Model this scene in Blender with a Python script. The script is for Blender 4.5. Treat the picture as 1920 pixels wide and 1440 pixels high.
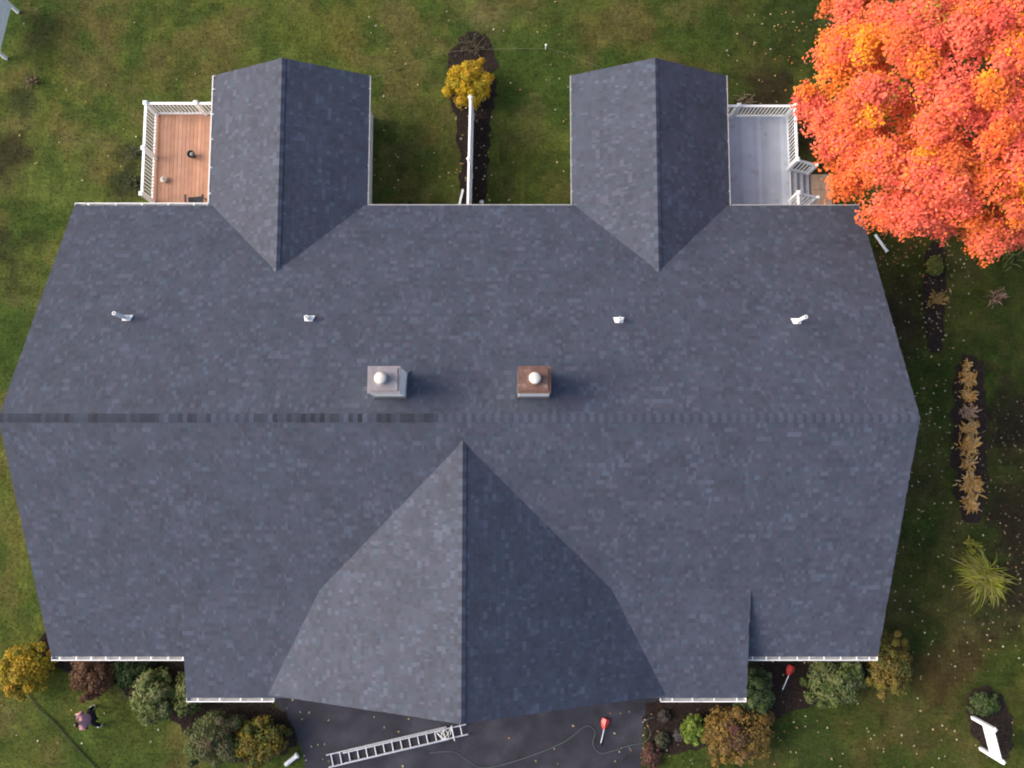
import bpy, math, random
import numpy as np
from mathutils import Vector, Matrix
R = math.radians
rng = np.random.default_rng(7); random.seed(7)
scene = bpy.context.scene
for o in list(bpy.data.objects): bpy.data.objects.remove(o)
col = scene.collection

# ------------------------------------------------------------------ camera, sky, sun, exposure
CAM_H, TILT, FPX = 29.5, 0.0956, 1536.0
cd = bpy.data.cameras.new('camera'); cam = bpy.data.objects.new('camera', cd); col.objects.link(cam)
cam.location = (0, 0, CAM_H); cam.rotation_euler = (TILT, 0, 0)
cd.sensor_width = 36; cd.lens = 36 * FPX / 1920; cd.clip_end = 2000
scene.camera = cam
SUN_EL, SUN_AZ = 35.0, 273.0            # azimuth clockwise from +Y (up in the picture)
w = bpy.data.worlds.new('World'); scene.world = w; w.use_nodes = True
nt = w.node_tree; sky = nt.nodes.new('ShaderNodeTexSky'); sky.sky_type = 'NISHITA'; sky.sun_disc = False
sky.sun_elevation = R(SUN_EL); sky.sun_rotation = R(SUN_AZ); sky.dust_density = 5.0; sky.air_density = 0.85; sky.ozone_density = 0.7
bg = nt.nodes['Background']; bg.inputs[1].default_value = 0.15
nt.links.new(sky.outputs[0], bg.inputs[0])
sd = bpy.data.lights.new('sun', 'SUN'); sd.energy = 0.76; sd.angle = R(34); sd.color = (1, .94, .86)
sun = bpy.data.objects.new('sun', sd); col.objects.link(sun)
sv = Vector((math.sin(R(SUN_AZ)) * math.cos(R(SUN_EL)), math.cos(R(SUN_AZ)) * math.cos(R(SUN_EL)), math.sin(R(SUN_EL))))
sun.rotation_euler = sv.to_track_quat('Z', 'Y').to_euler(); sun.location = sv * 60
scene.view_settings.view_transform = 'Standard'; scene.view_settings.look = 'None'
scene.view_settings.gamma = 1; scene.view_settings.exposure = 1.08
scene.view_settings.use_curve_mapping = False
scene.render.engine = 'CYCLES'
scene.cycles.filter_width = 2.0; scene.cycles.max_bounces = 6; scene.cycles.diffuse_bounces = 3

def at(px, py, z=0.0):
    """photograph pixel -> world point at height z"""
    x = (px - 960) / FPX; y = (720 - py) / FPX
    d = Vector((x, y * math.cos(TILT) + math.sin(TILT), y * math.sin(TILT) - math.cos(TILT)))
    k = (CAM_H - z) / -d.z
    return Vector((d.x * k, d.y * k, z))

# ------------------------------------------------------------------ helpers
class MB:
    def __init__(s): s.v = []; s.f = []; s.c = []
    def add(s, vs, fs, c=None):
        o = len(s.v); s.v += [tuple(p) for p in vs]
        s.f += [tuple(i + o for i in f) for f in fs]
        s.c += [c] * len(fs)
        return s
    def box(s, c, size, rz=0.0, cc=None):
        a, b, h = size[0] / 2, size[1] / 2, size[2] / 2; cs, sn = math.cos(rz), math.sin(rz)
        vs = []
        for dz in (-h, h):
            for dx, dy in ((-a, -b), (a, -b), (a, b), (-a, b)):
                vs.append((c[0] + dx * cs - dy * sn, c[1] + dx * sn + dy * cs, c[2] + dz))
        return s.add(vs, [(3, 2, 1, 0), (4, 5, 6, 7), (0, 1, 5, 4), (1, 2, 6, 5), (2, 3, 7, 6), (3, 0, 4, 7)], cc)
    def beam(s, p0, p1, w_, h_, up=(0, 0, 1), cc=None):
        p0 = Vector(p0); p1 = Vector(p1); d = (p1 - p0).normalized(); up = Vector(up)
        if abs(d.dot(up)) > .98: up = Vector((0, 1, 0))
        sx = d.cross(up).normalized(); u = sx.cross(d).normalized()
        vs = [p + sx * (a * w_ / 2) + u * (b * h_ / 2) for p in (p0, p1) for a, b in ((-1, -1), (1, -1), (1, 1), (-1, 1))]
        return s.add(vs, [(3, 2, 1, 0), (4, 5, 6, 7), (0, 1, 5, 4), (1, 2, 6, 5), (2, 3, 7, 6), (3, 0, 4, 7)], cc)
    def tube(s, pts, r, n=8, cc=None):
        pts = [Vector(p) for p in pts]; rs = r if isinstance(r, (list, tuple)) else [r] * len(pts)
        vs = []
        for i, p in enumerate(pts):
            d = (pts[min(i + 1, len(pts) - 1)] - pts[max(i - 1, 0)]).normalized()
            up = Vector((0, 0, 1)) if abs(d.z) < .9 else Vector((1, 0, 0))
            a = d.cross(up).normalized(); b = a.cross(d)
            for k in range(n):
                t = 2 * math.pi * k / n; vs.append(p + a * (rs[i] * math.cos(t)) + b * (rs[i] * math.sin(t)))
        fs = []
        for i in range(len(pts) - 1):
            for k in range(n):
                k2 = (k + 1) % n; fs.append((i * n + k, i * n + k2, i * n + n + k2, i * n + n + k))
        fs.append(tuple(range(n - 1, -1, -1))); fs.append(tuple(range((len(pts) - 1) * n, len(pts) * n)))
        return s.add(vs, fs, cc)
    def lathe(s, c, prof, n=16, cc=None):
        vs = [(c[0] + r * math.cos(2 * math.pi * k / n), c[1] + r * math.sin(2 * math.pi * k / n), c[2] + z) for r, z in prof for k in range(n)]
        fs = []
        for i in range(len(prof) - 1):
            for k in range(n):
                k2 = (k + 1) % n; fs.append((i * n + k, i * n + k2, i * n + n + k2, i * n + n + k))
        fs.append(tuple(range((len(prof) - 1) * n, len(prof) * n)))
        return s.add(vs, fs, cc)
    def build(s, name, m, parent=None, smooth=False, bevel=0):
        me = bpy.data.meshes.new(name); me.from_pydata(s.v, [], s.f); me.update()
        if any(c is not None for c in s.c): paint(me, [c or (.5, .5, .5) for c in s.c])
        o = link(name, me, m, parent)
        if smooth:
            for p in me.polygons: p.use_smooth = True
        if bevel:
            b = o.modifiers.new('bevel', 'BEVEL'); b.width = bevel; b.segments = 2
        return o
def paint(me, cols):
    """one colour per face, stored on face corners"""
    at_ = me.color_attributes.new('col', 'FLOAT_COLOR', 'CORNER')
    n = np.zeros(len(me.polygons), dtype=np.int32); me.polygons.foreach_get('loop_total', n)
    c = np.ones((len(cols), 4), dtype=np.float32); c[:, :3] = np.asarray(cols, dtype=np.float32)[:, :3]
    at_.data.foreach_set('color', np.repeat(c, n, axis=0).ravel())
def link(name, me, m, parent=None):
    o = bpy.data.objects.new(name, me); col.objects.link(o)
    if m is not None and not me.materials: me.materials.append(m)
    if parent is not None: o.parent = parent
    return o
def fastmesh(name, V, F, cols=None):
    """V (n,3), F (m,k) arrays of equal-size faces"""
    me = bpy.data.meshes.new(name); V = np.asarray(V, np.float32); F = np.asarray(F, np.int32); k = F.shape[1]
    me.vertices.add(len(V)); me.vertices.foreach_set('co', V.ravel())
    me.loops.add(F.size); me.loops.foreach_set('vertex_index', F.ravel())
    me.polygons.add(len(F)); me.polygons.foreach_set('loop_start', np.arange(0, F.size, k, dtype=np.int32))
    try: me.polygons.foreach_set('loop_total', np.full(len(F), k, np.int32))
    except Exception: pass
    me.update(calc_edges=True)
    if cols is not None: paint(me, cols)
    return me
def tag(o, label=None, cat=None, group=None, kind=None):
    if label: o['label'] = label
    if cat: o['category'] = cat
    if group: o['group'] = group
    if kind: o['kind'] = kind
    return o
def thing(name, label, cat, loc, group=None):
    """Empty at the base; parts are modelled in world space and re-based by their parent inverse"""
    o = bpy.data.objects.new(name, None); col.objects.link(o); o.empty_display_size = .2
    o.location = loc
    return tag(o, label, cat, group)
_built = MB.build
def part(mb, name, m, parent, smooth=False, bevel=0):
    """part given in world coordinates under a parent (Empty or part) that may be offset"""
    o = _built(mb, name, m, None, smooth, bevel); adopt(o, parent); return o
def world_loc(o):
    p = Vector((0, 0, 0))
    while o is not None: p = p + Vector(o.location); o = o.parent
    return p
def adopt(o, parent):
    o.location = Vector(o.location) - world_loc(parent); o.parent = parent

# ------------------------------------------------------------------ materials
def mat(name, base, rough=.8, vary=.15, scale=8.0, bump=.2, bscale=60.0, spec=.3, attr=False, metal=0.0, mixattr=1.0, trans=0.0, stain=None):
    m = bpy.data.materials.new(name); m.use_nodes = True; t = m.node_tree; N = t.nodes; L = t.links
    b = N['Principled BSDF']; b.inputs['Roughness'].default_value = rough; b.inputs['Metallic'].default_value = metal
    b.inputs['Specular IOR Level'].default_value = spec
    tc = N.new('ShaderNodeTexCoord'); geo = N.new('ShaderNodeNewGeometry')
    no = N.new('ShaderNodeTexNoise'); no.inputs['Scale'].default_value = scale; no.inputs['Detail'].default_value = 6
    L.new(geo.outputs['Position'], no.inputs['Vector'])
    mr = N.new('ShaderNodeMapRange'); mr.inputs[1].default_value = .25; mr.inputs[2].default_value = .75
    mr.inputs[3].default_value = 1 - vary; mr.inputs[4].default_value = 1 + vary
    L.new(no.outputs[0], mr.inputs[0])
    mul = N.new('ShaderNodeVectorMath'); mul.operation = 'SCALE'
    L.new(mr.outputs[0], mul.inputs[3])
    if attr:
        a = N.new('ShaderNodeAttribute'); a.attribute_name = 'col'; src = a.outputs['Color']
    else:
        rgb = N.new('ShaderNodeRGB'); rgb.outputs[0].default_value = (*base, 1); src = rgb.outputs[0]
    if stain:
        n2 = N.new('ShaderNodeTexNoise'); n2.inputs['Scale'].default_value = stain[1]; n2.inputs['Detail'].default_value = 5
        L.new(geo.outputs['Position'], n2.inputs['Vector'])
        m2 = N.new('ShaderNodeMapRange'); m2.inputs[1].default_value = stain[2]; m2.inputs[2].default_value = stain[2] + .15
        L.new(n2.outputs[0], m2.inputs[0])
        mx = N.new('ShaderNodeMix'); mx.data_type = 'RGBA'; L.new(m2.outputs[0], mx.inputs[0]); L.new(src, mx.inputs[6])
        mx.inputs[7].default_value = (*stain[0], 1); src = mx.outputs[2]
    L.new(src, mul.inputs[0]); L.new(mul.outputs[0], b.inputs['Base Color'])
    if bump:
        nb = N.new('ShaderNodeTexNoise'); nb.inputs['Scale'].default_value = bscale; nb.inputs['Detail'].default_value = 4
        L.new(geo.outputs['Position'], nb.inputs['Vector'])
        bp = N.new('ShaderNodeBump'); bp.inputs['Strength'].default_value = bump; bp.inputs['Distance'].default_value = .01
        L.new(nb.outputs[0], bp.inputs['Height']); L.new(bp.outputs[0], b.inputs['Normal'])
    if trans:
        tr = N.new('ShaderNodeBsdfTranslucent'); L.new(mul.outputs[0], tr.inputs[0])
        ms = N.new('ShaderNodeMixShader'); ms.inputs[0].default_value = trans
        L.new(b.outputs[0], ms.inputs[1]); L.new(tr.outputs[0], ms.inputs[2])
        L.new(ms.outputs[0], N['Material Output'].inputs[0])
    return m
M = {
 'shingle': mat('shingle', None, .8, .16, 1.3, .35, 70, .35, attr=True),
 'turf': mat('turf', None, .95, .35, 9, .8, 30, .1, attr=True),
 'blade': mat('blade', None, .8, .12, 5, 0, 1, .15, attr=True, trans=.25),
 'leaf': mat('leaf', None, .7, .12, 3, 0, 1, .2, attr=True, trans=.3),
 'bark': mat('bark', (.07, .05, .035), .9, .4, 12, .8, 40),
 'white': mat('white_vinyl', (.85, .85, .84), .45, .05, 3, .05, 30, .4),
 'whitemetal': mat('white_metal', (.78, .78, .77), .4, .06, 4, .05, 30, .5, stain=((.55, .54, .5), 5, .62)),
 'greytrim': mat('grey_trim', (.36, .36, .35), .5, .15, 4, .05, 30, .4),  # greyer trim for the narrow rear gutters and their fascia
 'gutterin': mat('gutter_inside', (.3, .3, .3), .5, .2, 10, .1, 40, .4),
 'siding': mat('siding', (.55, .55, .53), .6, .06, 2, .1, 30),
 'concrete': mat('concrete', (.33, .31, .29), .9, .15, 6, .3, 60),
 'capgrey': mat('cap_grey', (.2, .185, .2), .6, .15, 4, .1, 40, .3, stain=((.27, .25, .26), 4, .58)),
 'caprust': mat('cap_rust', (.135, .075, .06), .75, .3, 5, .2, 40, .25, stain=((.2, .15, .135), 5, .6)),
 'flue': mat('flue', (.62, .57, .5), .5, .15, 8, .1, 40, .4),
 'asphalt': mat('asphalt', (.026, .027, .038), .9, .35, 1.6, .5, 150, .3, stain=((.04, .041, .054), .7, .5)),
 'mulch': mat('mulch', (.025, .018, .015), .95, .5, 14, 1.0, 25, .1),
 'soil': mat('soil', (.05, .038, .03), .95, .5, 5, 1.0, 25, .1, stain=((.075, .06, .035), 1.2, .55)),
 'chip': mat('chip', None, .9, .3, 30, .3, 60, .1, attr=True),
 'plank': mat('deck_plank', None, .65, .12, 3, .2, 50, .3, attr=True),
 'greyplank': mat('grey_deck_plank', None, .7, .1, 2, .2, 50, .3, attr=True, stain=((.3, .295, .29), 2.2, .6)),
 'paver': mat('paver', (.36, .26, .18), .9, .2, 5, .3, 60),
 'alu': mat('aluminium', (.62, .63, .66), .35, .08, 10, .05, 60, .5, metal=.6),
 'black': mat('black_plastic', (.02, .02, .022), .5, .2, 8, .1, 40),
 'flash': mat('flashing_metal', (.09, .09, .1), .5, .2, 8, .1, 40, .4),
 'red': mat('red_plastic', (.62, .04, .035), .4, .1, 8, .05, 40, .5),
 'cord': mat('grey_cord', (.1, .135, .135), .7, .1, 8, 0),
 'paleline': mat('pale_line', (.17, .17, .1), .7, .1, 8, 0),
 'darkcord': mat('dark_cord', (.03, .03, .018), .7, .1, 8, 0),
 'bluetarp': mat('dark_blue_fabric', (.03, .045, .07), .7, .3, 6, .4, 30),
 'skin': mat('skin', (.45, .27, .2), .6, .08, 8, .05, 60),
 'pink': mat('pink_shirt', (.36, .19, .22), .85, .12, 10, .3, 60, .1),
 'trouser': mat('dark_trousers', (.02, .02, .025), .85, .2, 10, .3, 60, .1),
 'hair': mat('dark_hair', (.015, .01, .008), .6, .3, 40, .4, 90),
 'shoe': mat('pale_shoe', (.5, .5, .48), .6, .1, 10, .1, 60),
}

# ------------------------------------------------------------------ noise for the turf tone
class VNoise:
    def __init__(s, seed): s.t = np.random.default_rng(seed).random((256, 256))
    def __call__(s, x, y):
        xi = np.floor(x).astype(int); yi = np.floor(y).astype(int); fx = x - xi; fy = y - yi
        fx = fx * fx * (3 - 2 * fx); fy = fy * fy * (3 - 2 * fy); T = s.t
        a = T[xi & 255, yi & 255]; b = T[(xi + 1) & 255, yi & 255]; c = T[xi & 255, (yi + 1) & 255]; d = T[(xi + 1) & 255, (yi + 1) & 255]
        return (a * (1 - fx) + b * fx) * (1 - fy) + (c * (1 - fx) + d * fx) * fy
vn = [VNoise(i) for i in range(8)]
def fbm(k, x, y, s, o=4):
    r = 0; a = .5; tot = 0
    for i in range(o):
        r = r + a * vn[(k + i) % 8](x * s * 2 ** i + 13.7 * k, y * s * 2 ** i + 5.1 * i); tot += a; a *= .55
    return r / tot
def sstep(a, b, x): t = np.clip((x - a) / (b - a), 0, 1); return t * t * (3 - 2 * t)
PATCH = []   # (x, y, radius, rgb, strength): worn, lush and dark lawn spots; dark ones between the rear wings are painted shade
for px, py, r, c, s in [(1790, 1250, 75, (.085, .062, .03), .8), (1740, 1290, 40, (.1, .07, .032), .7), (1430, 150, 70, (.07, .058, .03), .7), (1560, 330, 60, (.07, .058, .03), .6),
                        (1700, 560, 40, (.075, .055, .034), .7), (1690, 640, 40, (.07, .052, .034), .6), (1480, 60, 80, (.03, .055, .016), .7), (900, 45, 60, (.13, .105, .06), .5),
                        (620, 45, 80, (.12, .1, .035), .5), (400, 70, 60, (.14, .105, .05), .5), (200, 40, 50, (.15, .11, .05), .5), (330, 130, 80, (.12, .105, .04), .4),
                        (110, 340, 60, (.09, .13, .035), .5), (20, 450, 60, (.03, .035, .016), .8), (18, 290, 45, (.035, .03, .018), .85), (225, 330, 30, (.025, .045, .016), .8), (40, 200, 40, (.035, .05, .02), .7), (60, 150, 30, (.035, .045, .02), .6),
                        (770, 300, 60, (.05, .055, .02), .5), (1010, 300, 60, (.055, .065, .02), .4), (560, 70, 60, (.08, .115, .025), .5), (20, 700, 60, (.05, .09, .02), .4),
                        (30, 1000, 60, (.12, .11, .04), .5), (1520, 1390, 80, (.04, .075, .025), .6), (240, 1400, 80, (.075, .095, .025), .4), (1660, 900, 80, (.035, .045, .018), .5),
                        (300, 300, 60, (.05, .085, .02), .5), (60, 560, 50, (.06, .075, .025), .4), (248, 290, 40, (.04, .042, .025), .8), (245, 350, 40, (.035, .04, .022), .8), (1430, 185, 60, (.045, .035, .024), .9), (1505, 250, 35, (.04, .035, .022), .8),
                        (1885, 850, 80, (.04, .032, .024), .95), (1890, 960, 90, (.042, .034, .025), .95), (1900, 1080, 80, (.045, .036, .026), .9), (1870, 1160, 50, (.05, .04, .028), .7), (1900, 780, 45, (.03, .028, .022), .7), (720, 350, 60, (.045, .05, .018), .5), (1030, 340, 50, (.045, .052, .018), .5)]:
    p = at(px, py); PATCH.append((p.x, p.y, r / 52.0, c, s))
def turf_colour(x, y):
    A = np.array((.086, .106, .03)); B = np.array((.042, .074, .018)); C = np.array((.125, .1, .045)); D = np.array((.1, .115, .03))
    n1 = fbm(0, x, y, .28); n2 = fbm(2, x, y, .55); n3 = fbm(4, x, y, 2.4); n4 = fbm(6, x, y, 1.0, 5)
    c = A[None] * np.ones((len(x), 1))
    c = c + (B - c) * sstep(.5, .68, n1)[:, None] * .8
    c = c + (D - c) * sstep(.52, .7, 1 - n1)[:, None] * .7
    c = c + (C - c) * sstep(.52, .72, n2)[:, None] * .6
    c = c + (B - c) * sstep(.5, .66, n4)[:, None] * .65
    c = c + (np.array((.115, .105, .05)) - c) * sstep(.54, .7, 1 - n4)[:, None] * .55
    for px, py, r, cc, s in PATCH:
        d = np.hypot(x - px, y - py) / r + (n2 - .5) * 1.6 + (n4 - .5) * 1.8 + (n3 - .5) * .8
        c = c + (np.array(cc) - c) * ((1 - sstep(.2, 1.3, d)) * s)[:, None]
    # shade of house and maple painted into the turf colour, deepening eastwards
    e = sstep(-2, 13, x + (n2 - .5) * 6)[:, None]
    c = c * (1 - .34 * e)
    n5 = fbm(3, x, y, 4.5, 3)
    return c * ((.5 + .5 * n3) * (.72 + .56 * n5))[:, None] * np.array((1.0, 1.0, .72))

def pts(*a, z=0.0): return [at(px, py, z) for px, py in a]
def smooth_poly(P, n=3):
    P = [Vector(p) for p in P]
    for _ in range(n):
        Q = []
        for i in range(len(P)):
            a, b = P[i], P[(i + 1) % len(P)]; Q += [a * .75 + b * .25, a * .25 + b * .75]
        P = Q
    return P
def ragged(P, amp, seed):
    r = random.Random(seed); out = []
    for i in range(len(P)):
        a, b = P[i], P[(i + 1) % len(P)]; n = max(1, int((b - a).length / .18))
        for k in range(n): out.append(a.lerp(b, k / n) + Vector((r.gauss(0, amp), r.gauss(0, amp), 0)))
    return out
def inside(P, x, y):
    ins = np.zeros(len(x), bool); n = len(P)
    for i in range(n):
        x1, y1 = P[i][0], P[i][1]; x2, y2 = P[(i + 1) % n][0], P[(i + 1) % n][1]
        if y1 == y2: continue
        c = ((y1 > y) != (y2 > y)) & (x < (x2 - x1) * (y - y1) / (y2 - y1) + x1); ins ^= c
    return ins
def sheet(name, P, z, m):
    from mathutils.geometry import tessellate_polygon
    P = [Vector((p.x, p.y, 0)) for p in P]
    tris = tessellate_polygon([P])
    mb = MB(); mb.add([(p.x, p.y, z) for p in P], [tuple(t) for t in tris])
    o = mb.build(name, m)
    for poly in o.data.polygons:
        if poly.normal.z < 0: poly.flip()
    return tag(o, kind='structure')

# ------------------------------------------------------------------ house dimensions (metres)
XL, XR, YR, ZR, PIT = -14.66, 11.641, 1.268, 6.136, .4635
YS, YN, ZE = -6.141, 8.575, 2.72
XG, ZG, YG = -1.421, 5.826, -7.26
XW, ZW, YW, HW = (-7.499, 4.664), 3.90, 13.138, 2.62
YM, ZM, XM1, XM2, YMB = -7.36, 2.906, -10.236, 7.364, -3.953
ZMB = ZR - PIT * (YR - YMB)
house_poly = [Vector(p) for p in ((XL + .3, YS + .3, 0), (XM1 + .2, YS + .3, 0), (XM1 + .2, YM + .3, 0), (XM2 - .2, YM + .3, 0), (XM2 - .2, YS + .3, 0), (XR - .3, YS + .3, 0),
              (XR - .3, YN - .3, 0), (XW[1] + HW - .3, YN - .3, 0), (XW[1] + HW - .3, YW - .3, 0), (XW[1] - HW + .3, YW - .3, 0), (XW[1] - HW + .3, YN - .3, 0),
              (XW[0] + HW - .3, YN - .3, 0), (XW[0] + HW - .3, YW - .3, 0), (XW[0] - HW + .3, YW - .3, 0), (XW[0] - HW + .3, YN - .3, 0), (XL + .3, YN - .3, 0))]

# ------------------------------------------------------------------ ground, driveway, beds
ax = np.concatenate(([-400, -200, -100, -50, -32], np.arange(-24, 24.01, .16), [32, 50, 100, 200, 400]))
ay = np.concatenate(([-400, -200, -100, -50, -30], np.arange(-19, 21.01, .16), [30, 50, 100, 200, 400]))
GX, GY = np.meshgrid(ax, ay, indexing='ij'); nx, ny = GX.shape
V = np.stack([GX.ravel(), GY.ravel(), np.zeros(GX.size)], 1)
ii, jj = np.meshgrid(np.arange(nx - 1), np.arange(ny - 1), indexing='ij')
F = np.stack([(ii * ny + jj), ((ii + 1) * ny + jj), ((ii + 1) * ny + jj + 1), (ii * ny + jj + 1)], -1).reshape(-1, 4)
cx = V[F].mean(1)
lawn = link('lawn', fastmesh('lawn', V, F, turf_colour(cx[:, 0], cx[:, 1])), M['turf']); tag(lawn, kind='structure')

drive_poly = [at(480, 1290), at(520, 1322), at(548, 1370), at(566, 1405), at(572, 1440), Vector((-8.9, -40, 0)), Vector((6.0, -40, 0)), at(1202, 1440), at(1207, 1345), at(1245, 1300)]
sheet('driveway', drive_poly, .008, M['asphalt'])
BEDS = {}
def bed(key, P, m='mulch', z=.012, amp=.06, smooth=2):
    Q = ragged(smooth_poly(P, smooth), amp, len(BEDS) + 3); BEDS[key] = Q
    sheet('mulch_bed' if m == 'mulch' else 'soil_bed', Q, z, M[m]); return Q
bed('fence', pts((862, 400), (862, 250), (843, 175), (842, 100), (862, 62), (888, 55), (915, 70), (932, 110), (930, 180), (915, 260), (914, 400)))
bed('side_north', pts((1732, 455), (1770, 455), (1772, 560), (1770, 655), (1735, 662), (1732, 560)))
bed('side_south', pts((1788, 660), (1846, 660), (1850, 800), (1850, 980), (1792, 984), (1784, 820)))
bed('sign', pts((1815, 1300), (1835, 1288), (1868, 1292), (1890, 1325), (1898, 1380), (1895, 1425), (1860, 1415), (1825, 1390), (1812, 1345)))
bed('front_left', pts((60, 1215), (110, 1190), (360, 1200), (365, 1310), (525, 1310), (556, 1380), (560, 1400), (480, 1435), (400, 1425), (330, 1360), (310, 1335), (250, 1320), (215, 1270), (110, 1262)))
bed('front_right', pts((1212, 1300), (1400, 1310), (1400, 1200), (1690, 1200), (1690, 1240), (1620, 1275), (1540, 1320), (1450, 1345), (1400, 1400), (1330, 1400), (1265, 1408), (1215, 1425), (1208, 1360)))
# paver landing at the foot of the eastern stair
# grass blades
NB = 420000
gx = rng.uniform(-21, 21, NB); gy = rng.uniform(-16, 19.5, NB)
keep = ~inside(house_poly, gx, gy) & ~inside(drive_poly, gx, gy)
for k, P in BEDS.items():
    keep &= ~inside(P, gx, gy) | (rng.random(NB) < .03)
keep &= (fbm(1, gx, gy, 1.6) + rng.random(NB) * .5) > .45
gx, gy = gx[keep], gy[keep]; n = len(gx)
ang = rng.uniform(0, 2 * np.pi, n); ln = rng.uniform(.03, .085, n); wd = rng.uniform(.006, .016, n); ht = rng.uniform(.015, .05, n)
p0 = np.stack([gx, gy, np.zeros(n)], 1); dx = np.stack([np.cos(ang), np.sin(ang), np.zeros(n)], 1); sx = np.stack([-np.sin(ang), np.cos(ang), np.zeros(n)], 1)
V = np.stack([p0 - sx * wd[:, None], p0 + sx * wd[:, None], p0 + dx * ln[:, None] + np.array([0, 0, 1]) * ht[:, None]], 1).reshape(-1, 3)
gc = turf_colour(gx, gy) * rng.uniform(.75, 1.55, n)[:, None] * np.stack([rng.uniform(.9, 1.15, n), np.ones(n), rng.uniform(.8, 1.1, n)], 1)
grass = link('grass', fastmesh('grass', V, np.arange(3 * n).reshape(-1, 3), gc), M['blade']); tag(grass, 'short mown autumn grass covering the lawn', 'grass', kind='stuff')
# bark chips in the beds
cv, cf, cc = [], [], []
for k, P in BEDS.items():
    X = np.array([p.x for p in P]); Y = np.array([p.y for p in P]); area = (X.max() - X.min()) * (Y.max() - Y.min())
    nn = int(area * 260); x = rng.uniform(X.min(), X.max(), nn); y = rng.uniform(Y.min(), Y.max(), nn); s_ = inside(P, x, y)
    for a, b in zip(x[s_], y[s_]):
        t = rng.uniform(0, 6.28); l = rng.uniform(.02, .05); q = rng.uniform(.006, .014); h = rng.uniform(.005, .03); o = len(cv)
        c_, s2 = math.cos(t), math.sin(t)
        cv += [(a - c_ * l - s2 * q, b - s2 * l + c_ * q, .02), (a - c_ * l + s2 * q, b - s2 * l - c_ * q, .022), (a + c_ * l + s2 * q, b + s2 * l - c_ * q, .02 + h), (a + c_ * l - s2 * q, b + s2 * l + c_ * q, .022 + h)]
        cf.append((o, o + 1, o + 2, o + 3)); v = rng.uniform(.4, 1.5); cc.append((.036 * v, .026 * v, .021 * v))
tag(link('bark_chips', fastmesh('bark_chips', cv, cf, cc), M['chip']), 'dark shredded bark chips lying in the planting beds', 'bark chips', kind='stuff')

# ------------------------------------------------------------------ the house
house = thing('duplex_house', 'long duplex house with slate grey shingle roof, four gables and two chimneys', 'house', (0, 0, 0))
# walls
mb = MB()
n = len(house_poly)
mb.add([(p.x, p.y, 0) for p in house_poly] + [(p.x, p.y, 2.58) for p in house_poly], [(i, (i + 1) % n, n + (i + 1) % n, n + i) for i in range(n)])
part(mb, 'wall', M['siding'], house)
def gable_wall(P, thick):
    mb = MB(); P = [Vector(p) for p in P]; t = Vector(thick)
    k = len(P); mb.add(P + [p + t for p in P], [tuple(range(k)), tuple(range(2 * k - 1, k - 1, -1))] + [(i, k + i, k + (i + 1) % k, (i + 1) % k) for i in range(k)])
    part(mb, 'gable_wall', M['siding'], house)
for x, s in ((XL + .3, 1), (XR - .3, -1)):
    gable_wall([(x, YS + .3, 2.585), (x, YN - .3, 2.585), (x, YR, ZR - .18)], (.12 * s, 0, 0))
for xw in XW: gable_wall([(xw - HW + .3, YW - .3, 2.585), (xw + HW - .3, YW - .3, 2.585), (xw, YW - .3, ZW - .18)], (0, -.12, 0))
gable_wall([(XG - 5.9, YM + .3, 2.585), (XG + 5.9, YM + .3, 2.585), (XG, YM + .3, ZG - .2)], (0, .12, 0))
for x in (XM1 + .2, XM2 - .32): gable_wall([(x, YMB - .2, ZMB - .2), (x, YS + .31, 2.4), (x, YM + .31, 2.4), (x, YM + .31, ZM - .16)], (.12, 0, 0))

# roof planes: eave start, eave direction, width, up-slope direction, run, eave height, ridge height
class Plane:
    def __init__(s, p0, u, wd, n, run, z0, z1):
        s.u = Vector(u); s.w = wd; s.L = math.hypot(run, z1 - z0)
        s.p = Vector((p0[0], p0[1], z0)); s.v = Vector((n[0] * run, n[1] * run, z1 - z0)) / s.L
        s.N = s.u.cross(s.v).normalized()
        if s.N.z < 0: s.N = -s.N
    def P(s, a, b, h=0): return s.p + s.u * a + s.v * b + s.N * h
    def zat(s, x, y):
        """height of the plane over (x, y) or None outside of it"""
        q = Vector((x - s.p.x, y - s.p.y)); a = q.dot(Vector(s.u[:2])); b = q.dot(Vector(s.v[:2])) / Vector(s.v[:2]).length_squared
        if -.001 <= a <= s.w + .001 and -.001 <= b <= s.L + .001: return s.p.z + s.v.z * b
        return None
planes = [Plane((XL, YN), (1, 0, 0), XR - XL, (0, -1), YN - YR, ZE, ZR),
          Plane((XL, YS), (1, 0, 0), XR - XL, (0, 1), YR - YS, ZR - PIT * (YR - YS), ZR),
          Plane((XM1, YM), (1, 0, 0), XM2 - XM1, (0, 1), YMB + .25 - YM, ZM, ZMB + .25 * (ZMB - ZM) / (YMB - YM) + .012)]
yi = YR - (ZR - ZG) / PIT
GH = 6.35; gz = ZG - PIT * GH
planes += [Plane((XG - GH, YG), (0, 1, 0), yi + .1 - YG, (1, 0), GH, gz, ZG), Plane((XG + GH, YG), (0, 1, 0), yi + .1 - YG, (-1, 0), GH, gz, ZG)]
yw = YR + (ZR - ZW) / PIT
for xw in XW:
    planes += [Plane((xw - HW, yw - .1), (0, 1, 0), YW - yw + .1, (1, 0), HW, ZW - PIT * HW, ZW), Plane((xw + HW, yw - .1), (0, 1, 0), YW - yw + .1, (-1, 0), HW, ZW - PIT * HW, ZW)]
mb = MB()
for p in planes:
    T = .11
    q = [p.P(0, 0), p.P(p.w, 0), p.P(p.w, p.L), p.P(0, p.L)]
    mb.add(q + [a - p.N * T for a in q], [(0, 1, 2, 3), (7, 6, 5, 4), (0, 4, 5, 1), (1, 5, 6, 2), (2, 6, 7, 3), (3, 7, 4, 0)], (.05, .052, .06))
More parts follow.
